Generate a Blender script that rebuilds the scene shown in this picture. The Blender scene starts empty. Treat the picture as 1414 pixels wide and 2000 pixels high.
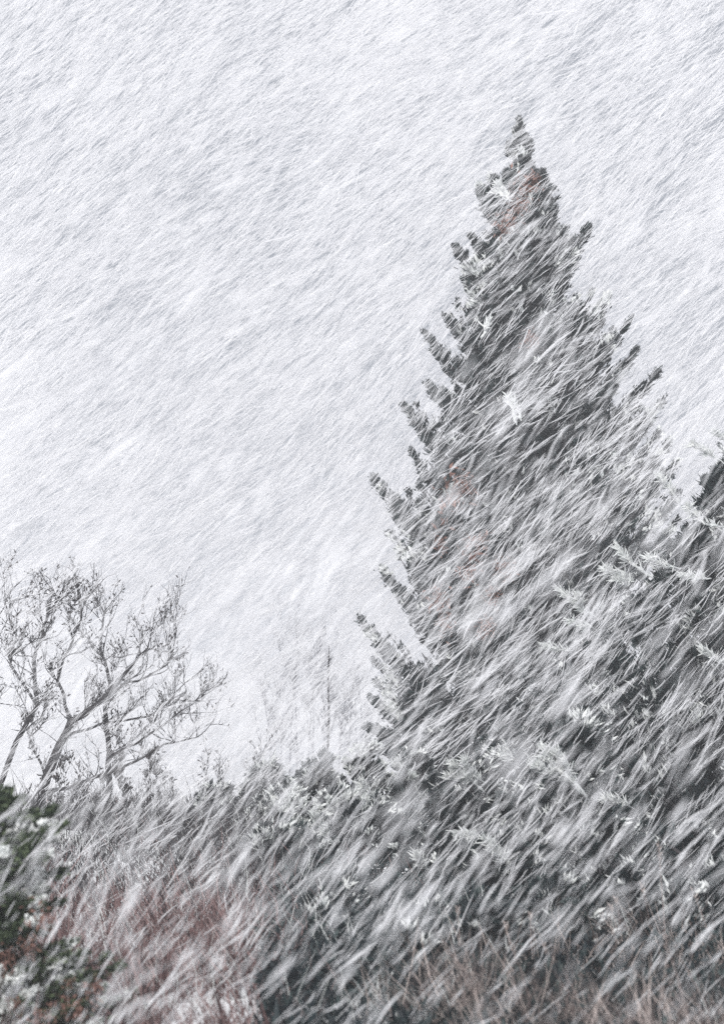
import bpy, math, random
import numpy as np
from mathutils import Vector

SC = bpy.context.scene
COL = SC.collection
R = math.radians
random.seed(7)
RNG = np.random.default_rng(11)

# ------------------------------------------------------------------ camera
CAM_Z = 1.7
PITCH = R(4.54)
K = 1000 / math.tan(R(10.0))
cam = bpy.data.cameras.new('camera')
cam.sensor_fit = 'VERTICAL'
cam.sensor_height = 36
cam.lens = 18 / math.tan(R(10.0))
cam.clip_start = 0.5
cam.clip_end = 3000
cam.dof.use_dof = True
cam.dof.focus_distance = 33
cam.dof.aperture_fstop = 3.6
cam_o = bpy.data.objects.new('camera', cam)
cam_o.location = (0, 0, CAM_Z)
cam_o.rotation_euler = (R(90) + PITCH, 0, 0)
COL.objects.link(cam_o)
SC.camera = cam_o

# ------------------------------------------------------------------ light
SUN_EL, SUN_AZ = R(38), R(205)          # azimuth measured clockwise from +Y: the sun stands behind the camera, a little left
w = bpy.data.worlds.new('World')
SC.world = w
w.use_nodes = True
nt = w.node_tree
bg = nt.nodes['Background']
sky = nt.nodes.new('ShaderNodeTexSky')
sky.sky_type = 'NISHITA'
sky.sun_disc = False
sky.sun_elevation = SUN_EL
sky.sun_rotation = SUN_AZ
sky.dust_density = 6
sky.air_density = 1.0
hs = nt.nodes.new('ShaderNodeHueSaturation')
hs.inputs['Saturation'].default_value = 0.22
nt.links.new(sky.outputs[0], hs.inputs['Color'])
cl = nt.nodes.new('ShaderNodeMix')
cl.data_type = 'RGBA'
cl.inputs[0].default_value = 0.8
cl.inputs[7].default_value = (1.95, 2.15, 2.55, 1)      # even cloud cover over the clear sky
nt.links.new(hs.outputs[0], cl.inputs[6])
nt.links.new(cl.outputs[2], bg.inputs[0])
bg.inputs[1].default_value = 0.05
sun = bpy.data.lights.new('sun', 'SUN')
sun.energy = 1.5
sun.angle = R(25)
sun.color = (1, 0.985, 0.96)
so = bpy.data.objects.new('sun', sun)
d = Vector((math.sin(SUN_AZ) * math.cos(SUN_EL), math.cos(SUN_AZ) * math.cos(SUN_EL), math.sin(SUN_EL)))
so.rotation_euler = d.to_track_quat('Z', 'Y').to_euler()
so.location = (0, -10, 30)
COL.objects.link(so)
SC.view_settings.view_transform = 'Standard'
SC.view_settings.look = 'None'
SC.view_settings.gamma = 1
SC.view_settings.use_curve_mapping = False
SC.view_settings.exposure = 1.5
cy = SC.cycles
cy.max_bounces = 5
cy.diffuse_bounces = 3
cy.transmission_bounces = 3
cy.transparent_max_bounces = 48
cy.volume_bounces = 1
cy.use_denoising = False

# ------------------------------------------------------------------ helpers
def P(px, py, d):
    """point of the place seen at photograph pixel (px, py), d metres away"""
    u, v = (px - 707) / K, (1000 - py) / K
    c, s = math.cos(PITCH), math.sin(PITCH)
    return np.array([u * d, d * (c - v * s), CAM_Z + d * (s + v * c)])

def sstep(a, b, x):
    t = np.clip((x - a) / (b - a), 0, 1)
    return t * t * (3 - 2 * t)

def vnoise(p, seed=0):
    """smooth 3-D value noise, 0..1"""
    p = np.asarray(p, float)
    i = np.floor(p).astype(np.int64)
    f = p - i
    f = f * f * (3 - 2 * f)
    def h(a):
        n = (a[..., 0] * 73856093) ^ (a[..., 1] * 19349663) ^ (a[..., 2] * 83492791) ^ (seed * 2654435)
        n = (n ^ (n >> 13)) * 1274126177 & 0x7fffffff
        n = (n ^ (n >> 15)) * 668265263 & 0x7fffffff
        return (n & 0xffff) / 65535.0
    r = 0
    for dx in (0, 1):
        for dy in (0, 1):
            for dz in (0, 1):
                wgt = (f[..., 0] if dx else 1 - f[..., 0]) * (f[..., 1] if dy else 1 - f[..., 1]) * (f[..., 2] if dz else 1 - f[..., 2])
                r = r + wgt * h(i + np.array([dx, dy, dz]))
    return r

def ground_z(x, y):
    x = np.asarray(x, float); y = np.asarray(y, float)
    z = np.interp(y, [-40, 8, 16, 24, 36, 46, 60, 150, 190, 300, 700], [0.3, 0, 0.12, 0.35, 0.72, 0.75, 0.85, 3.3, 3.6, 6.5, 7.0])
    z = z + sstep(60, 150, y) * sstep(2, -40, x) * 9.5
    z = z + sstep(20, 45, y) * sstep(2, 9, x) * 0.5
    q = np.stack([x * 0.35, y * 0.35, x * 0], -1)
    z = z + sstep(100, 150, y) * (vnoise(q * .35, 8) - .5) * 2.2
    z = z + (vnoise(q, 3) - 0.5) * 0.22 + (vnoise(q * 4, 4) - 0.5) * 0.05
    return z

def gz(x, y):
    return float(ground_z(np.array([x]), np.array([y]))[0])

def link_mesh(name, me, mat, parent=None):
    o = bpy.data.objects.new(name, me)
    COL.objects.link(o)
    if mat is not None:
        me.materials.append(mat)
    if parent is not None:
        o.parent = parent
    return o

def mesh_np(name, v, f, smooth=False):
    """v (n,3); f (m,k) all faces of the same size"""
    me = bpy.data.meshes.new(name)
    m, k = f.shape
    me.vertices.add(len(v)); me.vertices.foreach_set('co', np.ascontiguousarray(v, np.float32).ravel())
    me.loops.add(m * k); me.loops.foreach_set('vertex_index', np.ascontiguousarray(f, np.int32).ravel())
    me.polygons.add(m); me.polygons.foreach_set('loop_start', np.arange(m, dtype=np.int32) * k)
    if smooth:
        me.polygons.foreach_set('use_smooth', np.ones(m, bool))
    me.update(calc_edges=True)
    return me

class Tubes:
    """collects tapered tubes along polylines"""
    def __init__(s): s.v = []; s.f = []; s.n = 0
    def add(s, pts, rad, sides=6):
        pts = np.asarray(pts, float)
        m = len(pts)
        rad = np.broadcast_to(np.asarray(rad, float), (m,))
        t = np.gradient(pts, axis=0)
        t /= np.linalg.norm(t, axis=1, keepdims=True) + 1e-9
        ref = np.array([0.31, 0.94, 0.1])
        a = np.cross(t, ref); a /= np.linalg.norm(a, axis=1, keepdims=True) + 1e-9
        b = np.cross(t, a)
        an = np.arange(sides) / sides * 2 * math.pi
        ring = pts[:, None] + rad[:, None, None] * (a[:, None] * np.cos(an)[None, :, None] + b[:, None] * np.sin(an)[None, :, None])
        s.v.append(ring.reshape(-1, 3))
        i = np.arange(m - 1)[:, None] * sides; j = np.arange(sides)[None]
        j2 = (j + 1) % sides
        q = np.stack([i + j, i + j2, i + sides + j2, i + sides + j], -1).reshape(-1, 4) + s.n
        s.f.append(q)
        s.n += m * sides
    def build(s, name, mat, parent=None, kind=None):
        if not s.v: return None
        o = link_mesh(name, mesh_np(name, np.concatenate(s.v), np.concatenate(s.f), True), mat, parent)
        if kind: o['kind'] = kind
        return o

def unit(a):
    return a / (np.linalg.norm(a, axis=-1, keepdims=True) + 1e-9)

def leaves(base, dirs, length, width, rng=RNG):
    """tapered lens-shaped leaves folded along the middle: 2 triangles each"""
    n = len(base)
    dirs = unit(dirs)
    side = unit(np.cross(dirs, rng.normal(size=(n, 3))))
    nor = np.cross(dirs, side)
    L = np.broadcast_to(length, (n,))[:, None]; W = np.broadcast_to(width, (n,))[:, None]
    mid = base + dirs * L * 0.45
    v = np.stack([base, mid + side * W * 0.5 - nor * W * 0.25, base + dirs * L, mid - side * W * 0.5 - nor * W * 0.25], 1).reshape(-1, 3)
    i = np.arange(n)[:, None] * 4
    f = np.stack([i + 0, i + 1, i + 2, i + 0, i + 2, i + 3], -1).reshape(-1, 3)
    return v, f

class Leaves:
    def __init__(s): s.v = []; s.f = []; s.n = 0
    def add(s, v, f): s.v.append(v); s.f.append(f + s.n); s.n += len(v)
    def build(s, name, mat, parent, kind='stuff'):
        if not s.v: return None
        o = link_mesh(name, mesh_np(name, np.concatenate(s.v), np.concatenate(s.f)), mat, parent)
        if kind: o['kind'] = kind
        return o

def thing(name, label, cat, loc, group=None):
    o = bpy.data.objects.new(name, None)
    o.empty_display_size = 0.2
    COL.objects.link(o)
    o['label'] = label; o['category'] = cat
    if group: o['group'] = group
    return o

# ------------------------------------------------------------------ materials
def mat(name, cols, scale=3, rough=0.8, island=0.0, trans=0.0, bump=0.0, spec=0.3):
    m = bpy.data.materials.new(name)
    m.use_nodes = True
    t = m.node_tree; b = t.nodes['Principled BSDF']
    b.inputs['Roughness'].default_value = rough
    b.inputs['Specular IOR Level'].default_value = spec
    tc = t.nodes.new('ShaderNodeTexCoord')
    nz = t.nodes.new('ShaderNodeTexNoise'); nz.inputs['Scale'].default_value = scale; nz.inputs['Detail'].default_value = 5
    t.links.new(tc.outputs['Object'], nz.inputs['Vector'])
    cr = t.nodes.new('ShaderNodeValToRGB')
    e = cr.color_ramp.elements
    e[0].position = 0.3; e[0].color = (*cols[0], 1)
    e[1].position = 0.7; e[1].color = (*cols[-1], 1)
    if len(cols) == 3:
        k = e.new(0.5); k.color = (*cols[1], 1)
    fac = nz.outputs[0]
    if island:
        g = t.nodes.new('ShaderNodeNewGeometry')
        mx = t.nodes.new('ShaderNodeMix'); mx.inputs[0].default_value = island
        t.links.new(nz.outputs[0], mx.inputs[2]); t.links.new(g.outputs['Random Per Island'], mx.inputs[3])
        fac = mx.outputs[0]
    t.links.new(fac, cr.inputs[0])
    t.links.new(cr.outputs[0], b.inputs['Base Color'])
    if bump:
        bp = t.nodes.new('ShaderNodeBump'); bp.inputs['Strength'].default_value = bump
        t.links.new(nz.outputs[0], bp.inputs['Height']); t.links.new(bp.outputs[0], b.inputs['Normal'])
    if trans:
        tr = t.nodes.new('ShaderNodeBsdfTranslucent')
        t.links.new(cr.outputs[0], tr.inputs[0])
        ms = t.nodes.new('ShaderNodeMixShader'); ms.inputs[0].default_value = trans
        out = t.nodes['Material Output']
        t.links.new(b.outputs[0], ms.inputs[1]); t.links.new(tr.outputs[0], ms.inputs[2])
        t.links.new(ms.outputs[0], out.inputs[0])
    return m

M_SNOWG = mat('snow_ground', [(0.80, 0.81, 0.83), (0.90, 0.90, 0.91)], 1.2, 0.7, bump=0.3)
M_SNOW = mat('snow_cover', [(0.82, 0.85, 0.84), (0.92, 0.93, 0.92)], 6, 0.6, trans=0.25)
M_FLAKE = mat('snowfall', [(0.90, 0.90, 0.93), (0.93, 0.93, 0.94)], 2, 0.9, trans=0.25, spec=0)
M_FOL = mat('conifer_foliage', [(0.005, 0.010, 0.014), (0.011, 0.020, 0.024), (0.032, 0.050, 0.050)], 1.6, 0.6, island=0.4)
M_FOLN = mat('cedar_foliage', [(0.012, 0.022, 0.012), (0.035, 0.055, 0.03), (0.10, 0.13, 0.07)], 5, 0.6, island=0.5)
M_RUST = mat('rust_foliage', [(0.13, 0.065, 0.05), (0.25, 0.14, 0.115)], 9, 0.8, island=0.6)
M_BARK = mat('bark', [(0.02, 0.019, 0.022), (0.06, 0.056, 0.06)], 14, 0.9, bump=0.5)
M_BUD = mat('bud', [(0.04, 0.035, 0.038), (0.09, 0.08, 0.08)], 14, 0.9)
M_BRAMBLE = mat('bramble_stem', [(0.03, 0.018, 0.02), (0.13, 0.07, 0.068), (0.32, 0.22, 0.215)], 1.7, 0.8, island=0.55)
M_DRY = mat('dry_grass', [(0.03, 0.026, 0.026), (0.16, 0.12, 0.115), (0.58, 0.50, 0.47)], 1.5, 0.8, island=0.6)
M_FROST = mat('frosted_twig', [(0.28, 0.28, 0.31), (0.5, 0.5, 0.52)], 4, 0.9)

# ------------------------------------------------------------------ the setting
xs = np.concatenate([np.linspace(-260, -30, 24), np.linspace(-28, 28, 141), np.linspace(30, 260, 24)])
ys = np.concatenate([np.linspace(-40, 4, 12), np.linspace(5, 60, 184), np.linspace(62, 200, 70), np.linspace(210, 600, 14)])
X, Y = np.meshgrid(xs, ys)
Z = ground_z(X, Y)
V = np.stack([X, Y, Z], -1).reshape(-1, 3)
nx = len(xs); ny = len(ys)
i = np.arange(ny - 1)[:, None] * nx + np.arange(nx - 1)[None]
F = np.stack([i, i + 1, i + nx + 1, i + nx], -1).reshape(-1, 4)
g = link_mesh('ground', mesh_np('ground', V, F, True), M_SNOWG)
g['kind'] = 'structure'

# haze
hv = np.array([[x, y, z] for x in (-270, 270) for y in (-50, 610) for z in (-2.5, 26)], float)
hf = np.array([[0, 1, 3, 2], [4, 6, 7, 5], [0, 4, 5, 1], [2, 3, 7, 6], [0, 2, 6, 4], [1, 5, 7, 3]])
hm = bpy.data.materials.new('haze'); hm.use_nodes = True
hn = hm.node_tree
for n_ in list(hn.nodes):
    if n_.type == 'BSDF_PRINCIPLED': hn.nodes.remove(n_)
pv = hn.nodes.new('ShaderNodeVolumePrincipled')
pv.inputs['Color'].default_value = (0.93, 0.94, 0.97, 1)
pv.inputs['Density'].default_value = 0.0020
hn.links.new(pv.outputs[0], [n_ for n_ in hn.nodes if n_.type == 'OUTPUT_MATERIAL'][0].inputs['Volume'])
hz = link_mesh('haze', mesh_np('haze', hv, hf), hm)
hz['kind'] = 'stuff'

# ------------------------------------------------------------------ conifers
def bez(a, b, c, n):
    t = np.linspace(0, 1, n)[:, None]
    return (1 - t) ** 2 * a + 2 * t * (1 - t) * b + t * t * c

def plume_leaves(LV, SN, path, n, reach, leaf, wid, snow=0.1, up=0.35, t0=0.1, snowside=None, seed=0):
    """foliage of side sprays round the branch path, narrowing to a spire at its end"""
    m = len(path)
    t = t0 + (1 - t0) * RNG.random(n) ** 0.85
    fi = t * (m - 1); i0 = np.minimum(fi.astype(int), m - 2); fr = (fi - i0)[:, None]
    base = path[i0] * (1 - fr) + path[i0 + 1] * fr
    tan = unit(path[i0 + 1] - path[i0])
    # sprays: quantised directions so that tufts and gaps appear
    ns = max(8, int(n / 14))
    sid = RNG.integers(0, ns, n)
    st = np.sort(t0 + (1 - t0) * RNG.random(ns) ** 0.95)
    sa = RNG.random(ns) * 6.283
    sl = RNG.uniform(0.55, 1.1, ns)
    t = st[sid] ; fi = t * (m - 1); i0 = np.minimum(fi.astype(int), m - 2); fr = (fi - i0)[:, None]
    base = path[i0] * (1 - fr) + path[i0 + 1] * fr
    tan = unit(path[i0 + 1] - path[i0])
    ref = unit(np.cross(tan, np.array([0.2, 0.3, 1.0])))
    ref2 = np.cross(tan, ref)
    out = ref * np.cos(sa[sid])[:, None] + ref2 * np.sin(sa[sid])[:, None]
    sd = unit(out * 0.75 + tan * 0.65 + np.array([0, 0, up]))
    L = reach * ((1.25 * (1 - t)) ** 0.95 * np.minimum(1, t / 0.25 + 0.25) + 0.03) * sl[sid]
    u = RNG.random(n) ** 0.7
    pos = base + sd * (L * u)[:, None] + RNG.normal(size=(n, 3)) * (0.05 * reach)
    dr = unit(sd * .8 + tan * 0.65 + RNG.normal(size=(n, 3)) * 0.42 + np.array([0, 0, 0.15]))
    ln = leaf * RNG.uniform(0.6, 1.3, n) * (0.5 + 0.5 * np.minimum(1, (1 - t) * 2.5))
    cl_ = vnoise(pos * 2.2 + seed, 9) * 0.65 + vnoise(pos * 7, 12) * 0.35
    top = np.clip(dr[:, 2] * 0.5 + 0.5, 0, 1)
    if snow > 0:
        thr = np.quantile(cl_, 1 - snow) if n > 20 else 1
        sn = (cl_ > thr) & (RNG.random(n) < 0.85)
    else:
        sn = np.zeros(n, bool)
    v, f = leaves(pos[~sn], dr[~sn], ln[~sn], wid * RNG.uniform(0.7, 1.3, (~sn).sum()))
    LV.add(v, f)
    if sn.any():
        v, f = leaves(pos[sn] + np.array([0, 0, 0.012]), dr[sn], ln[sn] * 1.05, wid * 1.25 * RNG.uniform(0.7, 1.3, sn.sum()))
        SN.add(v, f)

def cone_tuft(center, size, parent, n=60, mat_=None):
    """clump of hanging rust brown scales"""
    p = center + RNG.normal(size=(n, 3)) * np.array([0.34, 0.34, 0.4]) * size
    d_ = RNG.normal(size=(n, 3)) * 0.7 + np.array([0.1, -0.2, -0.4])
    v, f = leaves(p, d_, size * RNG.uniform(0.25, 0.5, n), size * 0.13)
    L_ = Leaves(); L_.add(v, f)
    return L_.build('cone_cluster', mat_ or M_RUST, parent, 'stuff')

def snowy_shoot(pts, w_, parent, nneed=40, need=0.10, thick=0.012):
    """twig loaded with snow: a lumpy white stem, with rimed needles fanning from it"""
    pts = np.asarray(pts, float)
    n = 12
    seg = np.linspace(0, len(pts) - 1, n)
    i0 = np.minimum(seg.astype(int), len(pts) - 2); fr = (seg - i0)[:, None]
    path = pts[i0] * (1 - fr) + pts[i0 + 1] * fr + RNG.normal(size=(n, 3)) * w_ * 0.25
    rad = w_ * (0.35 + 0.65 * RNG.random(n)) * np.linspace(0.6, 1.0, n)
    rad[0] *= .3; rad[-1] *= 0.2
    T = Tubes(); T.add(path, rad, 6)
    tan = unit(pts[-1] - pts[0])
    for k in range(nneed):
        t = 0.15 + 0.85 * random.random() ** 0.6
        j = min(int(t * (n - 1)), n - 1)
        dr = unit(tan * 1.1 + RNG.normal(size=3) * 0.5 + np.array([0, 0, .25]))
        L_ = need * random.uniform(0.5, 1.3)
        a = path[j]
        T.add([a, a + dr * L_ * 0.5 + RNG.normal(size=3) * L_ * 0.06, a + dr * L_], [thick * 0.5, thick * 0.6, thick * 0.15], 4)
    return T.build('snowy_shoot', M_SNOW, parent)

# --- the tall conifer
TD = 45.0
root = thing('conifer_tree', 'tall dark pyramid-shaped conifer with spiky upswept branch tips and a few rusty patches, standing highest', 'conifer', None)
tx = P(1035, 1000, TD)[0]
base = np.array([tx, TD, gz(tx, TD) - 0.1])
tip = P(1018, 262, TD); tip[1] = TD
tr = bez(base, np.array([tx + 0.1, TD, 5]), tip, 16)
T = Tubes(); T.add(tr, np.linspace(0.22, 0.02, 16), 8); T.build('trunk', M_BARK, root)
def trunk_at(z):
    k = np.interp(z, tr[:, 2], np.arange(16)); i0 = int(min(k, 14)); return tr[i0] * (1 - (k - i0)) + tr[i0 + 1] * (k - i0)
LV, SN, LB = Leaves(), Leaves(), Tubes()
tips = [(1017, 216, 5, 0), (1018, 232, 50, 0), (1003, 262, 70, 0), (1030, 258, 70, 0), (938, 350, 120, 0), (962, 330, 70, 0), (1062, 330, 80, 1), (1075, 385, 90, 1),
        (888, 478, 150, 0), (922, 452, 110, 0), (905, 540, 100, 0), (1153, 438, 140, 1), (1130, 480, 140, 1), (1110, 430, 90, 1),
        (868, 612, 110, 0), (828, 645, 160, 0), (1193, 568, 140, 1), (1205, 640, 130, 1), (835, 740, 170, 0), (786, 788, 190, 0),
        (1250, 672, 160, 1), (1285, 722, 150, 1), (1300, 775, 170, 1), (1310, 860, 170, 1), (800, 880, 140, 0),
        (726, 930, 250, 0), (760, 1040, 150, 0), (747, 1112, 230, 0), (702, 1208, 220, 0), (735, 1330, 200, 0), (760, 1400, 180, 0),
        (728, 1290, 170, 0), (722, 1360, 190, 0), (748, 1255, 150, 0), (775, 1150, 170, 0), (792, 1085, 170, 0), (718, 1420, 190, 0), (742, 1455, 190, 0), (770, 1010, 120, 0), (1330, 960, 160, 1), (1325, 900, 170, 1), (1290, 840, 150, 1), (1330, 1010, 170, 1), (1345, 1060, 160, 1), (820, 980, 150, 0), (1240, 610, 60, 1)]
def conifer_limb(tp, spray_px, n, snow):
    ax = trunk_at(tp[2])
    r = math.hypot(tp[0] - ax[0], tp[1] - ax[1])
    st = trunk_at(max(base[2] + 0.5, tp[2] - 0.75 * r - 0.3))
    ctrl = st + (tp - st) * 0.62; ctrl[2] -= 0.22 * r
    path = bez(st, ctrl, tp, 9)
    if r > 0.5:
        LB.add(path, np.linspace(0.045, 0.008, 9), 5)
    Lp = np.linalg.norm(tp - st)
    plume_leaves(LV, SN, path, n, spray_px, 0.13, 0.034, snow, t0=max(0.05, 1 - 2.6 / max(Lp, 0.1)) if Lp > 2.6 else 0.1)
for (px, py, sz, right) in tips:
    tp = P(px, py, TD); tp[1] = TD + random.uniform(-0.35, 0.35)
    conifer_limb(tp, (0.10 if sz <= 90 and py < 300 else 0.20) + sz * 0.0016, (400 if py > 300 else 120) + sz * 7, 0.22 if right else 0.13)
# body limbs all round
def half_width(z):
    prof = [(0, 2.9), (2, 2.85), (3.6, 2.6), (5.8, 2.3), (7, 2.0), (8.1, 1.5), (9.4, 1.0), (10.3, 0.55), (10.9, 0.22), (11.3, 0.06)]
    return np.interp(z, [a for a, b in prof], [b for a, b in prof])
for k in range(640):
    z = 0.6 + 10.2 * (1 - random.random() ** 0.75)
    ph = random.uniform(0, 2 * math.pi)
    rr = half_width(z) * random.uniform(0.5, 0.98 if math.cos(ph) > -.2 else .86)
    ax = trunk_at(z)
    asym = 1.04
    tp = ax + np.array([math.cos(ph) * rr * asym, math.sin(ph) * rr, 0])
    conifer_limb(tp, 0.36 + 0.06 * rr, int(230 + 60 * rr), 0.12 if math.cos(ph) > 0.3 else 0.06)
LB.build('branches', M_BARK, root, 'stuff')
LV.build('crown', M_FOL, root)
SN.build('snow_cover', M_SNOW, root)
for (px, py, s) in [(1022, 372, .5), (1040, 350, .3), (985, 432, .45), (1010, 400, .35), (880, 965, .6), (905, 945, .35), (930, 1068, .5), (858, 1062, .3), (912, 1120, .35), (858, 1165, .4), (985, 1108, .35), (1035, 660, .3), (865, 1215, .35), (948, 1225, .35), (960, 1160, .3)]:
    c = P(px, py, TD - half_width(P(px, py, TD)[2]) * 0.75 - 0.35)
    cone_tuft(c, s * 0.62, root, 90)
# rounded lump of snow with an uneven outline
def snow_lump(c, r, parent, name='snow_clump', seed=0):
    u = np.linspace(0, 2 * math.pi, 13)[:-1]; vv = np.linspace(0, math.pi, 8)
    pts = []
    for b_ in vv:
        for a_ in u:
            n_ = np.array([math.cos(a_) * math.sin(b_), math.sin(a_) * math.sin(b_), math.cos(b_)])
            q = 0.7 + 0.6 * float(vnoise((n_ * 2.1 + seed * 3.3)[None])[0])
            pts.append(np.asarray(c) + n_ * np.asarray(r) * q)
    fs = [[i_ * 12 + j_, (i_ + 1) * 12 + j_, (i_ + 1) * 12 + (j_ + 1) % 12, i_ * 12 + (j_ + 1) % 12] for i_ in range(7) for j_ in range(12)]
    return link_mesh(name, mesh_np(name, np.array(pts), np.array(fs), True), M_SNOW, parent)
for (x0, y0, x1, y1, dd) in [(1000, 392, 968, 372, .9), (992, 380, 975, 360, .9), (1010, 830, 992, 775, 2.0), (1018, 820, 1003, 785, 2.0), (940, 660, 955, 625, .9)]:  # first two: white shoots added in place of bright sky through a crown gap
    a_, b_ = P(x0, y0, TD - dd), P(x1, y1, TD - dd)
    snowy_shoot([a_, (a_ + b_) / 2, b_], .05, root, 30, .14, .02)

# --- evergreen bushes and pines made of ascending plumes
def evergreen(name, label, cat, px, top, width, d_, group=None, n_limb=40, per=420, leaf=0.09, wid=0.024, snow=0.2, fol=None, shoots=(), apex=None, base_px=None, skirt=0.9, droop=0.0, reach=0.3):
    """bush whose outline is a dome of the given pixel width and top"""
    t_ = P(px, top, d_)
    b_ = np.array([t_[0], d_, gz(t_[0], d_) - 0.05])
    H = t_[2] - b_[2]
    W = width / K * d_ / 2
    rt = thing(name, label, cat, None, group)
    T_ = Tubes()
    T_.add(bez(b_, b_ + np.array([0.05, 0, H * .5]), b_ + np.array([0, 0, H * .92]), 8), np.linspace(0.05 + 0.02 * H, 0.012, 8), 7)
    T_.build('trunk', M_BARK, rt)
    LV_, SN_, LB_ = Leaves(), Leaves(), Tubes()
    for k in range(n_limb):
        ph = k * 2.39996 + random.uniform(-.3, .3)
        q = (k + 0.5) / n_limb
        zz = H * (1 - q * skirt)
        if apex == 'cone':
            rr = W * q ** 0.9
        else:
            rr = W * math.sqrt(max(0.02, 1 - (1 - q) ** 2))
        rr *= random.uniform(0.75, 1.06)
        tp = b_ + np.array([math.cos(ph) * rr, math.sin(ph) * rr, zz * random.uniform(0.93, 1.05) + 0.02])
        st = b_ + np.array([0, 0, max(0.05, zz - rr * (0.75 - droop))])
        ctrl = st + (tp - st) * 0.6; ctrl[2] -= 0.1 * rr
        path = bez(st, ctrl, tp, 7)
        LB_.add(path, np.linspace(0.02 + .006 * rr, 0.004, 7), 4)
        plume_leaves(LV_, SN_, path, per, reach * (0.7 + 0.15 * W), leaf, wid, snow, t0=0.15, seed=px * .01)
    LB_.build('branches', M_BARK, rt, 'stuff')
    LV_.build('crown', fol or M_FOL, rt)
    SN_.build('snow_cover', M_SNOW, rt)
    for s in shoots:
        x0, y0, x1, y1, ww, dd = s
        a = P(x0, y0, d_ + dd); b = P(x1, y1, d_ + dd - 0.2)
        m_ = (a + b) / 2 + RNG.normal(size=3) * 0.03
        snowy_shoot([a, m_, b], ww * 1.1, rt, 90, 0.10, 0.011)
    return rt

# far row along the crest
for (px, top, wd, lab) in [
    (425, 1545, 150, 'small dark evergreen bush lowest and leftmost in the row along the crest'),
    (520, 1498, 150, 'round dark evergreen bush second from the left in the row on the crest'),
    (622, 1488, 150, 'dark evergreen bush in front of the thin upright pole'),
    (715, 1468, 150, 'frosted evergreen bush on the crest just right of the thin pole'),
    (805, 1470, 170, 'frosted evergreen bush tucked against the foot of the tall conifer')]:
    evergreen('evergreen_bush', lab, 'bush', px, top, wd, 34 + random.uniform(-.6, .6), 'evergreen bushes along the crest', 26, 460, 0.085, 0.024, 0.10 if px < 700 else 0.3, reach=0.25)

# mid row
for (px, top, wd, d_, sn_, sh, lab) in [
    (560, 1555, 210, 31.5, .62, [], 'snow-caked low shrub mound, left one, just below the crest bushes'),
    (680, 1550, 210, 31.5, .60, [], 'snow-caked low shrub mound, right one, just below the crest bushes'),
    (540, 1625, 250, 28, .25, [(552, 1722, 498, 1632, .02, -.6), (530, 1690, 515, 1625, .012, -.5), (650, 1650, 610, 1590, .01, -.5)], 'low evergreen bush with a white snowy twig, below the brownish snow band'),
    (720, 1575, 300, 28.5, .22, [(745, 1572, 705, 1530, .014, -.7)], 'spreading evergreen bush in mid slope below the pole'),
    (915, 1500, 300, 27, .14, [(945, 1545, 880, 1492, .022, -.9), (950, 1530, 905, 1480, .016, -.9), (915, 1545, 875, 1520, .014, -.9)], 'evergreen bush whose curled snowy shoots stand left of the brightest white shoot'),
    (660, 1745, 330, 24, .14, [(840, 1700, 815, 1672, .010, -.3)], 'broad dark evergreen bush on the lower slope beside the pinkish brambles'),
    (965, 1640, 330, 24.5, .14, [(1000, 1668, 950, 1640, .016, -.8), (980, 1690, 955, 1655, .014, -.8), (930, 1640, 890, 1632, .008, -.8)], 'dark evergreen bush with a green and white tuft on its crown, above the dry grass'),
    (1330, 1620, 380, 24, .10, [], 'dark evergreen bush above the dry grass at the far right')]:
    evergreen('evergreen_shrub', lab, 'shrub', px, top, wd, d_, 'evergreen shrubs on the slope', 34, 420, 0.085, 0.02, sn_ if sn_ > .5 else sn_ * .4, shoots=sh, reach=0.28)

for (px, top, wd, d_, lab) in [
    (840, 1790, 300, 20.5, 'low dark evergreen shrub directly behind the left end of the dry grass'),
    (1080, 1730, 320, 20.5, 'dark evergreen shrub behind the middle of the dry grass'),
    (1250, 1700, 300, 21, 'dark evergreen shrub behind the tallest pale stalks'),
    (1420, 1700, 320, 20.5, 'dark evergreen shrub cut by the frame edge behind the dry grass'),
    (960, 1800, 230, 18.3, 'low dark evergreen shrub among the left part of the tall pale stalks'),
    (1120, 1790, 240, 18.6, 'low dark evergreen shrub among the middle of the tall pale stalks'),
    (1310, 1760, 260, 18.8, 'low dark evergreen shrub among the stalks towards the right frame edge'),
    (800, 1850, 240, 17.5, 'low dark evergreen shrub at the left end of the dry grass, near the bottom edge'),
    (640, 1890, 260, 17, 'dark evergreen shrub rising from the bottom edge at the middle of the picture'),
    (620, 1800, 280, 20, 'low dark evergreen shrub bordering the right side of the pinkish brambles'),
    (1180, 1600, 360, 23, 'evergreen shrub directly below the brightest white shoot')]:
    evergreen('evergreen_shrub', lab, 'shrub', px, top, wd, d_, 'evergreen shrubs on the slope', 34, 430, 0.07, 0.017, .04, reach=0.26)
evergreen('young_pine', 'young pine carrying the brightest fan-shaped snow-covered shoot, in the lower middle right', 'pine', 1130, 1440, 560, 25.5, None, 62, 520, 0.09, 0.018, 0.07,
          shoots=[(1150, 1562, 1058, 1470, .030, -1.6), (1120, 1530, 1085, 1468, .022, -1.6), (1105, 1525, 1045, 1495, .018, -1.6), (1130, 1550, 1098, 1490, .024, -1.6), (1090, 1515, 1068, 1475, .016, -1.6), (1240, 1580, 1180, 1562, .008, -1.5)], apex='cone', reach=0.32)
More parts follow.
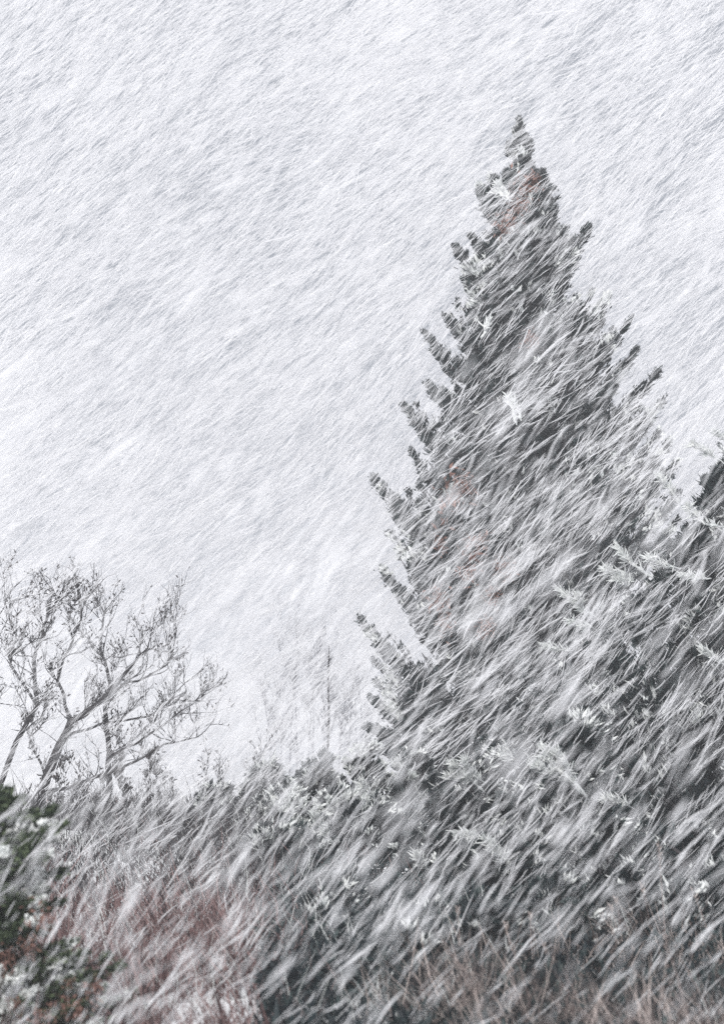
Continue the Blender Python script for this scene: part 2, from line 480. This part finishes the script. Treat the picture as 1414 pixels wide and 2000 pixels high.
evergreen('pine_tree', 'large snow-dusted pine leaning in from the frame edge, its limbs edged with white rime', 'pine', 1465, 895, 1430, 30, None, 230, 620, 0.11, 0.022, 0.13,
          shoots=[(1165, 1205, 1092, 1152, .022, -2.0), (1150, 1210, 1130, 1165, .014, -2.0), (1160, 1225, 1115, 1215, .010, -2.0), (1275, 1130, 1205, 1068, .020, -2.1), (1235, 1125, 1180, 1112, .016, -2.1), (1240, 1135, 1200, 1132, .012, -2.1),
                  (1330, 1110, 1265, 1085, .018, -1.8), (1340, 1000, 1285, 930, .018, -1.0), (1414, 905, 1350, 868, .020, -.6), (1440, 860, 1395, 845, .014, -.6), (1414, 1030, 1340, 985, .020, -1.4), (1120, 1270, 1062, 1262, .010, -1.6),
                  (1390, 1130, 1330, 1120, .016, -1.8), (1414, 1300, 1370, 1270, .012, -2)],
          apex='cone', skirt=0.93, reach=0.34)

# near cedar at the lower left
ND = 14.0
rt = thing('cedar_tree', 'near green cedar with rusty brown cone clusters at the lower left corner', 'cedar', None)
cx = P(-150, 1000, ND)[0]
cb = np.array([cx, ND, gz(cx, ND) - .05])
T = Tubes(); T.add(bez(cb, cb + np.array([0.02, 0, .9]), cb + np.array([0.0, 0, 1.75]), 8), np.linspace(.07, .012, 8), 8); T.build('trunk', M_BARK, rt)
LV, SN, LB = Leaves(), Leaves(), Tubes()
ctips = [(20, 1545, .3), (60, 1590, .25), (-20, 1600, -.2), (45, 1560, .0), (80, 1610, .1), (105, 1640, .1), (70, 1640, -.1), (40, 1680, -.1), (100, 1670, -.1), (85, 1760, -.2), (90, 1700, .1), (60, 1660, -.2), (30, 1740, -.3), (95, 1740, 0), (70, 1800, -.25), (100, 1815, .1), (20, 1830, -.35), (80, 1890, -.3),
         (215, 1868, 0), (240, 1885, 0), (130, 1700, 0), (125, 1760, .1), (150, 1840, 0), (235, 1950, 0), (170, 1860, -.1), (130, 1610, 0), (110, 1580, .1), (225, 1990, -.1), (180, 1900, -.2), (150, 1875, .15), (205, 1930, -.1), (120, 1930, -.3), (160, 1960, -.35), (190, 1985, .1), (60, 1960, -.4), (0, 1680, .2), (0, 1900, -.3), (100, 1990, -.4), (40, 2030, -.4), (180, 2040, -.2), (20, 1620, 0.1), (-10, 1760, -.3)]
for (px, py, dd) in ctips + [(random.uniform(-420, -60), random.uniform(1500, 2050), random.uniform(-.6, .6)) for _ in range(40)]:
    tp = P(px, py, ND + dd)
    r = abs(tp[0] - cx)
    st = np.array([cx, ND, max(cb[2] + .05, tp[2] - r * .45)])
    ctrl = st + (tp - st) * .55; ctrl[2] += 0.02
    path = bez(st, ctrl, tp, 7)
    LB.add(path, np.linspace(.012, .003, 7), 5)
    plume_leaves(LV, SN, path, 1000, 0.15, 0.038, 0.013, 0.16, t0=0.3, up=.2)
LB.build('branches', M_BARK, rt, 'stuff'); LV.build('crown', M_FOLN, rt); SN.build('snow_cover', M_SNOW, rt)
for (px, py, s) in [(75, 1785, .12), (95, 1800, .08), (52, 1835, .08), (18, 1862, .07), (62, 1855, .07), (185, 1930, .10), (20, 1885, .08), (120, 1960, .09), (150, 1965, .11), (30, 1955, .08), (90, 1985, .1), (155, 1985, .08), (70, 2000, .1), (135, 1920, .06)]:
    cone_tuft(P(px, py, ND - .46), s * .75, rt, 42)

# small evergreen sprigs that stick out of the brambles at the bottom edge
for (px, top, wd, d_, lab) in [(262, 1950, 90, 16, 'small dark evergreen sprig at the bottom edge among the pinkish brambles'),
                               (762, 1905, 120, 17, 'tiny snow-tipped evergreen seedling at the bottom where brambles meet dry grass')]:
    evergreen('seedling', lab, 'seedling', px, top, wd, d_, None, 12, 160, 0.05, 0.014, .3, reach=.12, fol=M_FOLN)

# ------------------------------------------------------------------ bare trees
def grow(TW, BD, p, dr, L, r, depth, bd=0.6, upb=0.25, sides=4):
    n = 5
    pts = [np.array(p)]
    dcur = unit(np.array(dr))
    for k in range(n):
        dcur = unit(dcur + RNG.normal(size=3) * 0.16 + np.array([0, 0, upb * 0.22]))
        pts.append(pts[-1] + dcur * L / n)
    pts = np.array(pts)
    TW.add(pts, np.linspace(r, r * 0.45, n + 1), sides)
    if random.random() < bd:
        for _ in range(random.randint(1, 3)):
            q = pts[random.randint(2, n)]
            a = q + RNG.normal(size=3) * 0.012
            u_ = unit(dcur + RNG.normal(size=3) * 0.6)
            rr = random.uniform(0.005, 0.010)
            BD.add([a, a + u_ * rr * 1.4, a + u_ * rr * 4.2, a + u_ * rr * 6], [rr * .2, rr, rr * 1.0, rr * .15], 5)
    if depth > 0:
        for k in range(random.randint(2, 4)):
            i_ = random.randint(1, n)
            ax = unit(RNG.normal(size=3) * np.array([1, 0.8, 1]))
            nd = unit(dcur * 0.9 + ax * 0.75 + np.array([0, 0, upb]))
            grow(TW, BD, pts[i_], nd, L * random.uniform(0.5, 0.8), max(0.0035, r * 0.6), depth - 1, bd, upb, 4 if depth > 1 else 3)

def limb_px(pts, d_, wpx):
    out = [P(x, y, d_ + dz) for (x, y, dz) in pts]
    # smooth: subdivide with small wobble
    res = []
    for a, b in zip(out[:-1], out[1:]):
        for t in (0, .33, .66):
            res.append(a * (1 - t) + b * t + RNG.normal(size=3) * 0.012)
    res.append(out[-1])
    return np.array(res), np.linspace(wpx[0], wpx[1], len(res)) / K * d_ / 2

BDEP = 38.0
rt = thing('bare_tree', 'leafless tree with forked dark trunks and budded twigs against the bright snowfield', 'tree', None)
bx = P(60, 1500, BDEP)[0]
bb = np.array([bx, BDEP, gz(bx, BDEP) - .1])
TW, BD = Tubes(), Tubes()
limbs = [
    ([(-10, 1560, 0), (30, 1450, 0), (75, 1378, 0), (66, 1290, 0), (88, 1225, .1), (105, 1180, .2), (125, 1165, .2)], (15, 4)),
    ([(70, 1590, 0), (108, 1475, 0), (140, 1410, 0), (205, 1365, -.1), (250, 1310, -.1), (290, 1265, -.2)], (27, 4)),
    ([(212, 1560, .2), (212, 1470, .2), (206, 1400, .2), (216, 1330, .2), (200, 1270, .2), (204, 1195, .1)], (17, 4)),
    ([(122, 1440, 0), (200, 1415, .2), (290, 1400, .4), (365, 1350, .5)], (8, 3)),
    ([(85, 1550, 0), (160, 1530, -.4), (240, 1500, -.6), (320, 1455, -.6), (385, 1440, -.5)], (11, 3)),
    ([(140, 1410, 0), (112, 1330, .3), (140, 1260, .4), (158, 1215, .4), (158, 1160, .4)], (9, 3)),
    ([(75, 1378, 0), (20, 1300, -.3), (28, 1240, -.3), (12, 1180, -.3)], (8, 3)),
    ([(-60, 1560, .4), (-40, 1400, .4), (-20, 1300, .3), (-5, 1230, .2), (-10, 1170, .1)], (16, 4)),
    ([(90, 1520, 0), (60, 1440, .5), (95, 1400, .5)], (7, 3)),
    ([(216, 1330, .2), (270, 1330, .4), (330, 1300, .5), (345, 1230, .5)], (7, 3)),
    ([(210, 1480, .2), (270, 1450, .4), (330, 1410, .5), (395, 1360, .6)], (8, 3)),
]
trunk_pts = bez(bb, bb + np.array([0.0, 0, .15]), P(70, 1560, BDEP), 6)
T = Tubes(); T.add(trunk_pts, np.linspace(.13, .09, 6), 8); T.build('trunk', M_BARK, rt)
for pts, wp in limbs:
    path, rad = limb_px(pts, BDEP, (wp[0] * .8, wp[1] * .8))
    if pts[0][1] >= 1558:       # starts low: run it into the ground
        q = path[0].copy(); q[2] = gz(q[0], q[1]) - .1
        if abs(q[0] - bx) < .45: q[0] = bx + (q[0] - bx) * .5
        path = np.concatenate([[q], path]); rad = np.concatenate([[rad[0] * 1.15], rad])
    T = Tubes(); T.add(path, rad, 7); T.build('limb', M_BARK, rt)
    m = len(path)
    for k in range(int(m * 1.5)):
        i_ = random.randint(int(m * .25), m - 1)
        tan = unit(path[min(i_ + 1, m - 1)] - path[max(i_ - 1, 0)])
        nd = unit(tan * .6 + RNG.normal(size=3) * np.array([.8, .6, .6]) + np.array([0, 0, .4]))
        grow(TW, BD, path[i_], nd, random.uniform(.22, .5), random.uniform(.006, .010), 2, .30, .3)
TW.build('twigs', M_BARK, rt, 'stuff'); BD.build('buds', M_BUD, rt, 'stuff')

def sapling(name, label, stems, d_, h_, r, depth, m_=None, group=None, bd=.5, spread=.3):
    rt_ = thing(name, label, 'shrub' if 'shrub' in name or 'thicket' in name else 'sapling', None, group)
    TW_, BD_ = Tubes(), Tubes()
    for px in stems:
        p0 = P(px, 1500, d_); p0[1] = d_ + random.uniform(-.2, .2); p0[2] = gz(p0[0], p0[1]) - .03
        hh = h_ * random.uniform(.7, 1.1)
        path = bez(p0, p0 + np.array([random.uniform(-.05, .05), 0, hh * .5]), p0 + np.array([random.uniform(-spread, spread) * hh, random.uniform(-.1, .1), hh]), 8)
        T_ = Tubes(); T_.add(path, np.linspace(r, r * .35, 8), 5); T_.build('stem', m_ or M_BARK, rt_)
        for k in range(9):
            i_ = random.randint(2, 7)
            nd = unit(np.array([random.uniform(-.7, .7), random.uniform(-.5, .5), .8]))
            grow(TW_, BD_, path[i_], nd, hh * random.uniform(.14, .3), r * .45, depth, bd, .4)
    TW_.build('twigs', m_ or M_BARK, rt_, 'stuff')
    if BD_.v: BD_.build('buds', M_BUD, rt_, 'stuff')
    return rt_
sapling('bare_sapling', 'thin leafless sapling with upright twigs on the crest left of the dark bushes', [478, 500], 35.5, 1.05, .013, 1)
sapling('bare_sapling', 'low leafless sapling between the bare tree and the crest bushes', [395, 425, 440], 36, .85, .010, 1)
sapling('bare_shrub', 'tangled leafless shrub under the right side of the bare tree', [250, 290, 320, 350], 35.5, .8, .011, 2, spread=.5)
sapling('bare_shrub', 'tangled leafless shrub at the foot of the bare tree trunks', [60, 110, 150, 190], 35, .7, .011, 2, spread=.5)
sapling('frosted_thicket', 'pale frosted leafless thicket behind the thin pole', [530, 548, 565, 582, 600, 612, 628, 645, 662, 680, 696, 712], 60, 2.6, .022, 3, M_FROST, bd=0, spread=.2)
# thin pole
rt = thing('wooden_pole', 'thin upright grey pole standing alone behind the crest bushes', 'pole', None)
a = P(640, 1480, 42); b = P(643, 1262, 42); a[1] = b[1] = 42
g0 = a.copy(); g0[2] = gz(a[0], 42) - .2
T = Tubes(); T.add([g0, a, a * .66 + b * .34 + np.array([.012, 0, 0]), a * .33 + b * .67 - np.array([.006, 0, 0]), b], [.019, .018, .016, .014, .009], 8); T.build('shaft', M_BARK, rt)
T = Tubes()
for k in range(7):
    q = a + (b - a) * (0.15 + .12 * k); u_ = unit(np.array([(-1) ** k * .6, .1, .9])); T.add([q, q + u_ * .05, q + u_ * .09], [.008, .006, .002], 4)
T.build('twig_stubs', M_BARK, rt, 'stuff')

# ------------------------------------------------------------------ ground cover
def blades(name, n, xr, yr, hr, wr, mat_, keep=None, lean=0.4, snow=0.0, seed=1, sway=(-.25, 0)):
    rng = np.random.default_rng(seed)
    y = rng.uniform(yr[0] ** 1, yr[1], n)
    x = rng.uniform(xr[0], xr[1], n) * y / yr[1]
    z = ground_z(x, y)
    if keep is not None:
        k = keep(x, y, rng); x, y, z = x[k], y[k], z[k]
    n = len(x)
    clump = vnoise(np.stack([x * 1.6, y * 1.6, x * 0], -1), 21)
    h = rng.uniform(hr[0], hr[1], n) * (0.15 + 1.65 * clump)
    b_ = np.stack([x, y, z - .02], -1)
    d1 = unit(np.stack([rng.normal(0, lean, n) + sway[0], rng.normal(0, lean, n), np.ones(n)], -1))
    d2 = unit(d1 + rng.normal(size=(n, 3)) * .35 + np.array([sway[0], 0, -.1]))
    p1 = b_ + d1 * (h * .55)[:, None]; p2 = p1 + d2 * (h * .45)[:, None]
    wd = rng.uniform(wr[0], wr[1], n)
    an = rng.uniform(0, 3.14, n)
    s = np.stack([np.cos(an), np.sin(an) * .6, an * 0], -1) * wd[:, None] * .5
    s2 = np.stack([-s[:, 1], s[:, 0], s[:, 2]], -1) * .6
    v = np.stack([b_ - s, b_ + s, b_ + s2, p1 - s * .8, p1 + s * .8, p1 + s2 * .8, p2], 1).reshape(-1, 3)
    i_ = np.arange(n)[:, None] * 7
    f = np.stack([i_, i_ + 1, i_ + 4, i_, i_ + 4, i_ + 3, i_ + 1, i_ + 2, i_ + 5, i_ + 1, i_ + 5, i_ + 4, i_ + 2, i_, i_ + 3, i_ + 2, i_ + 3, i_ + 5,
                  i_ + 3, i_ + 4, i_ + 6, i_ + 4, i_ + 5, i_ + 6, i_ + 5, i_ + 3, i_ + 6], -1).reshape(-1, 3)
    o = link_mesh(name, mesh_np(name, v, f), mat_)
    o['kind'] = 'stuff'
    return o

def px_of(x, y):
    return 707 + K * x / y
o = blades('brambles', 36000, (-5.2, 1.6), (13, 35), (.22, .55), (.006, .016), M_BRAMBLE,
           keep=lambda x, y, r: (px_of(x, y) < 520 + r.normal(0, 50, len(x))) & (y < 23 + r.normal(0, 3, len(x))) & (vnoise(np.stack([x * 1.1, y * .8, x * 0], -1), 61) > .2), lean=.55, seed=3)
o['label'] = 'pinkish brown leafless brambles covering the lower left slope'
o['category'] = 'brambles'
o = blades('scrub', 16000, (-6.5, 1.6), (24, 38), (.20, .60), (.006, .015), M_BARK, keep=lambda x, y, r: (px_of(x, y) < 560), lean=.5, seed=13)
o['label'] = 'dark grey leafless scrub below the crest, above the pinkish brambles'; o['category'] = 'scrub'
o = blades('frosted_stems', 4500, (-5.2, 5), (13, 35), (.20, .50), (.004, .009), M_SNOW,
           keep=lambda x, y, r: (px_of(x, y) < 640) | ((y < 20) & (r.random(len(x)) < .8)), lean=.55, seed=5)
o['label'] = 'rime-covered stems standing among the pinkish brambles'; o['category'] = 'brambles'
o = blades('dry_grass', 12500, (-0.2, 3.6), (12.5, 20.5), (.22, .58), (.004, .010), M_DRY,
           keep=lambda x, y, r: (px_of(x, y) > 850 + r.normal(0, 60, len(x))) & (r.random(len(x)) < np.clip((17.9 - y + (px_of(x, y) - 900) * .0035) * .7, 0, 1)), lean=.38, seed=8, sway=(-.15, 0))
o['label'] = 'pale pinkish dry grass along the bottom right of the slope'; o['category'] = 'grass'
o = blades('rough_grass', 6000, (-7, 8), (24, 44), (.1, .3), (.006, .014), M_BRAMBLE, lean=.5, seed=9)
o['label'] = 'sparse dead grass poking through the snow on the slope'; o['category'] = 'grass'

# low dark creeping evergreen between the shrubs
rg = np.random.default_rng(77)
n = 60000
uy = rg.uniform(13.2, 36, n); ux = (rg.uniform(500, 1500, n) - 707) / K * uy
cl2 = vnoise(np.stack([ux * 1.3, uy * 1.3, ux * 0], -1), 55)
k = (cl2 > .3) & (px_of(ux, uy) > 510)
ux, uy, cl2 = ux[k], uy[k], cl2[k]
ub = np.stack([ux, uy, ground_z(ux, uy) + rg.random(len(ux)) * cl2 * np.where(uy < 20, .5, .34)], -1)
v, f = leaves(ub, rg.normal(size=ub.shape) * .7 + np.array([0, 0, .6]), .10 * rg.uniform(.6, 1.3, len(ub)), .028, rg)
o = link_mesh('undergrowth', mesh_np('undergrowth', v, f), M_FOL)
o['kind'] = 'stuff'; o['label'] = 'low dark creeping evergreen undergrowth between the shrubs'; o['category'] = 'undergrowth'

# tall stalks above the dry grass
stalk_src = None
STALKS = [(1035, 1530+250, 1880, .1), (892, 1768, 1830, .1), (1005, 1800, 1870, -.1), (1190, 1765, 1890, .35), (1170, 1775, 1880, .4), (1250, 1720, 1850, .35), (1200, 1750, 1820, .3),
                           (1285, 1640, 1760, .1), (1348, 1730, 1800, .5), (1110, 1835, 1920, .4), (1140, 1830, 1880, .3), (1060, 1840, 1900, .3), (945, 1850, 1920, .3), (905, 1850, 1890, .2), (1235, 1850, 1920, .3),
                           (1300, 1870, 1930, .25), (1395, 1850, 1930, .2), (725, 1860, 1930, .3), (1325, 1900, 1960, .3), (1160, 1900, 1960, .4), (1060, 1945, 1990, .2), (985, 1800, 1880, .35)]
ORD = 'leftmost second third fourth fifth sixth seventh eighth ninth tenth eleventh twelfth thirteenth fourteenth fifteenth sixteenth seventeenth eighteenth nineteenth twentieth twenty-first twenty-second'.split()
STALK_LABEL = {q[0] + q[1] / 1e4: ('leftmost of the tall pale dry stalks rising above the dry grass' if k == 0 else ORD[k] + ' from the left of the tall pale dry stalks rising above the dry grass') for k, q in enumerate(sorted(STALKS))}
for (px, top, bot, sl) in STALKS:
    d_ = 18.5 + random.uniform(-1, 1.2)
    tp = P(px, top, d_)
    L_ = (bot - top) / K * d_
    bs = np.array([tp[0] + sl * (tp[2] - gz(tp[0], d_)) * .7, d_ + .05, 0]); bs[2] = gz(bs[0], bs[1]) - .03
    mid = (bs + tp) / 2 + np.array([-.02 + .03 * random.random(), 0, .04])
    path = bez(bs, mid, tp, 8)
    st_ = thing('grass_stalk', STALK_LABEL[px + top / 1e4], 'grass stalk', None, 'tall stalks above the dry grass')
    T = Tubes(); T.add(path, np.linspace(.0045, .0022, 8), 4); T.build('stem', M_DRY, st_)
    T = Tubes()
    for k in range(7):
        q = path[-1] * (k / 8) + path[-2] * (1 - k / 8); u_ = unit(np.array([(-1) ** k * .5, random.uniform(-.4, .4), .9]))
        T.add([q, q + u_ * .02, q + u_ * .035], [.001, .0035, .0006], 4)
    T.build('seed_head', M_DRY, st_)

# snow lying on the crest and slope in drifts
for (px, py, d_, rx, ry, rz, lab) in [(130, 1670, 30, .35, .3, .10, 'small bright snowdrift under the bare tree')]:
    c = P(px, py, d_); c[2] = gz(c[0], c[1]) + rz * .2
    s_ = snow_lump(c, (rx, ry, rz), None, 'snowdrift', seed=px)
    s_['label'] = lab; s_['category'] = 'snowdrift'

# ------------------------------------------------------------------ driving snow: slender wind-drawn wisps of snow in the air
def snow_points(dens, d0, d1, lm, wm, seed):
    rng = np.random.default_rng(seed)
    hw, hh = 0.21, 0.26
    vol = (2 * hw) * (2 * hh) * (d1 ** 3 - d0 ** 3) / 3
    n = int(vol * dens)
    dd = (rng.random(n) * (d1 ** 3 - d0 ** 3) + d0 ** 3) ** (1 / 3)
    u = rng.uniform(-hw, hw, n); v = rng.uniform(-hh, hh, n)
    p = np.stack([u * dd, dd, CAM_Z + dd * (math.tan(PITCH) + v)], -1)
    a0 = R(38)
    al = p[:, 0] * math.cos(a0) + p[:, 2] * math.sin(a0)
    ac = -p[:, 0] * math.sin(a0) + p[:, 2] * math.cos(a0)
    q = np.stack([al * .5, ac * 1.7, p[:, 1] * .10], -1)
    gust = vnoise(q, 31) * .5 + vnoise(q * 2.7, 32) * .5
    keep = rng.random(n) < np.clip((gust - .33) * 3.2, .04, 1)
    gh = ground_z(p[:, 0], p[:, 1])
    keep &= p[:, 2] > gh + .1
    if d0 > 70:        # snow whipped up off the far field, thinning with height
        keep &= rng.random(n) < np.exp(-(p[:, 2] - gh) / 6.0)
    p = p[keep]; q = q[keep]
    # most wisps travel in loose bundles, side by side
    nb = 3
    m = len(p) // nb
    lone = p[: len(p) // 4]
    par = p[len(p) // 4:][: int(m * .9)]
    wd_ = np.array([math.cos(R(38)), 0, math.sin(R(38))]); ac_ = np.array([-wd_[2], 0, wd_[0]])
    sz = np.exp(rng.normal(0, .5, len(par)))[:, None, None]
    off = (rng.normal(0, lm * .62, (len(par), nb, 1)) * wd_ + rng.normal(0, wm * 2.0, (len(par), nb, 1)) * ac_) * sz
    off[..., 1] += rng.normal(0, lm * .3, (len(par), nb))
    p = np.concatenate([lone, (par[:, None] + off).reshape(-1, 3)])
    pc = np.concatenate([lone, np.repeat(par, nb, 0)])
    bj = np.concatenate([rng.normal(0, R(6), len(lone)), np.repeat(rng.normal(0, R(9), len(par)), nb)])
    al = pc[:, 0] * math.cos(a0) + pc[:, 2] * math.sin(a0)
    ac = -pc[:, 0] * math.sin(a0) + pc[:, 2] * math.cos(a0)
    q = np.stack([al * .5, ac * 1.7, pc[:, 1] * .10], -1)
    n = len(p)
    swirl = vnoise(q * np.array([1.2, .7, 1.0]), 40) - .5
    ang = R(43) + swirl * R(40) + rng.normal(0, R(4), n) + bj + R(6) * np.clip(p[:, 0] * 0.2 - (p[:, 2] - 3) * .2, -1, 1.4)
    yaw = rng.normal(0, R(22), n)
    L = lm * np.exp(rng.normal(0, .38, n)); W = wm * np.exp(rng.normal(0, .42, n))
    return p, np.stack([rng.uniform(0, 6.283, n), -ang, yaw], -1), np.stack([L, W, W], -1)

parts = [snow_points(*a) for a in [
    (22.0, 3, 7, .070, .0050, 4),
    (75.0, 5, 17, .080, .0025, 1),
    (29.0, 10, 36, .17, .0042, 2),
    (15.0, 34, 46, .28, .0078, 6),
    (25.0, 45, 78, .40, .0098, 3),
    (0.14, 76, 210, .95, .034, 5),
]]
pp = np.concatenate([a[0] for a in parts]); rr_ = np.concatenate([a[1] for a in parts]); ss_ = np.concatenate([a[2] for a in parts])
print('WISPS', len(pp))
me = bpy.data.meshes.new('driving_snow')
me.vertices.add(len(pp)); me.vertices.foreach_set('co', pp.astype(np.float32).ravel())
for nm, arr in (('rot', rr_), ('scl', ss_)):
    at = me.attributes.new(nm, 'FLOAT_VECTOR', 'POINT'); at.data.foreach_set('vector', arr.astype(np.float32).ravel())
me.update()
so_ = link_mesh('driving_snow', me, M_FLAKE)
so_['kind'] = 'stuff'
so_['label'] = 'dense wind-driven snow slanting through the whole air in front of the trees'
# the wisps are loose snow: some of the light goes straight through them
ft = M_FLAKE.node_tree
tp_ = ft.nodes.new('ShaderNodeBsdfTransparent'); fm = ft.nodes.new('ShaderNodeMixShader'); fm.inputs[0].default_value = 0.52
fo = ft.nodes['Material Output']; src = fo.inputs[0].links[0].from_socket
ft.links.new(tp_.outputs[0], fm.inputs[1]); ft.links.new(src, fm.inputs[2]); ft.links.new(fm.outputs[0], fo.inputs[0])
gn = bpy.data.node_groups.new('snow_wisps', 'GeometryNodeTree')
gn.interface.new_socket('Geometry', in_out='INPUT', socket_type='NodeSocketGeometry')
gn.interface.new_socket('Geometry', in_out='OUTPUT', socket_type='NodeSocketGeometry')
N = gn.nodes; Lk = gn.links
gi = N.new('NodeGroupInput'); go = N.new('NodeGroupOutput')
us = N.new('GeometryNodeMeshUVSphere'); us.inputs['Segments'].default_value = 4; us.inputs['Rings'].default_value = 5; us.inputs['Radius'].default_value = .5
cm = N.new('GeometryNodeTransform'); cm.inputs['Rotation'].default_value = (0, R(90), 0); Lk.new(us.outputs[0], cm.inputs[0])
ps = N.new('GeometryNodeInputPosition'); sx = N.new('ShaderNodeSeparateXYZ'); Lk.new(ps.outputs[0], sx.inputs[0])
m1 = N.new('ShaderNodeMath'); m1.operation = 'MULTIPLY'; Lk.new(sx.outputs[0], m1.inputs[0]); Lk.new(sx.outputs[0], m1.inputs[1])
m2 = N.new('ShaderNodeMath'); m2.operation = 'MULTIPLY_ADD'; m2.inputs[1].default_value = -4.5; m2.inputs[2].default_value = 0.8; Lk.new(m1.outputs[0], m2.inputs[0])
cb_ = N.new('ShaderNodeCombineXYZ'); Lk.new(m2.outputs[0], cb_.inputs[1])
st2 = N.new('GeometryNodeSetPosition'); Lk.new(cm.outputs[0], st2.inputs[0]); Lk.new(cb_.outputs[0], st2.inputs['Offset'])
ssm = N.new('GeometryNodeSetShadeSmooth'); Lk.new(st2.outputs[0], ssm.inputs[0]); cm = ssm
sm = N.new('GeometryNodeSetMaterial'); sm.inputs['Material'].default_value = M_FLAKE; Lk.new(cm.outputs[0], sm.inputs[0])
ip = N.new('GeometryNodeInstanceOnPoints'); Lk.new(gi.outputs[0], ip.inputs['Points']); Lk.new(sm.outputs[0], ip.inputs['Instance'])
for nm, sk in (('rot', 'Rotation'), ('scl', 'Scale')):
    na = N.new('GeometryNodeInputNamedAttribute'); na.data_type = 'FLOAT_VECTOR'; na.inputs[0].default_value = nm
    Lk.new(na.outputs[0], ip.inputs[sk])
Lk.new(ip.outputs[0], go.inputs[0])
md = so_.modifiers.new('wisps', 'NODES'); md.node_group = gn
tot = sum(len(o_.data.polygons) for o_ in SC.objects if o_.type == 'MESH')
print('FACES', tot)
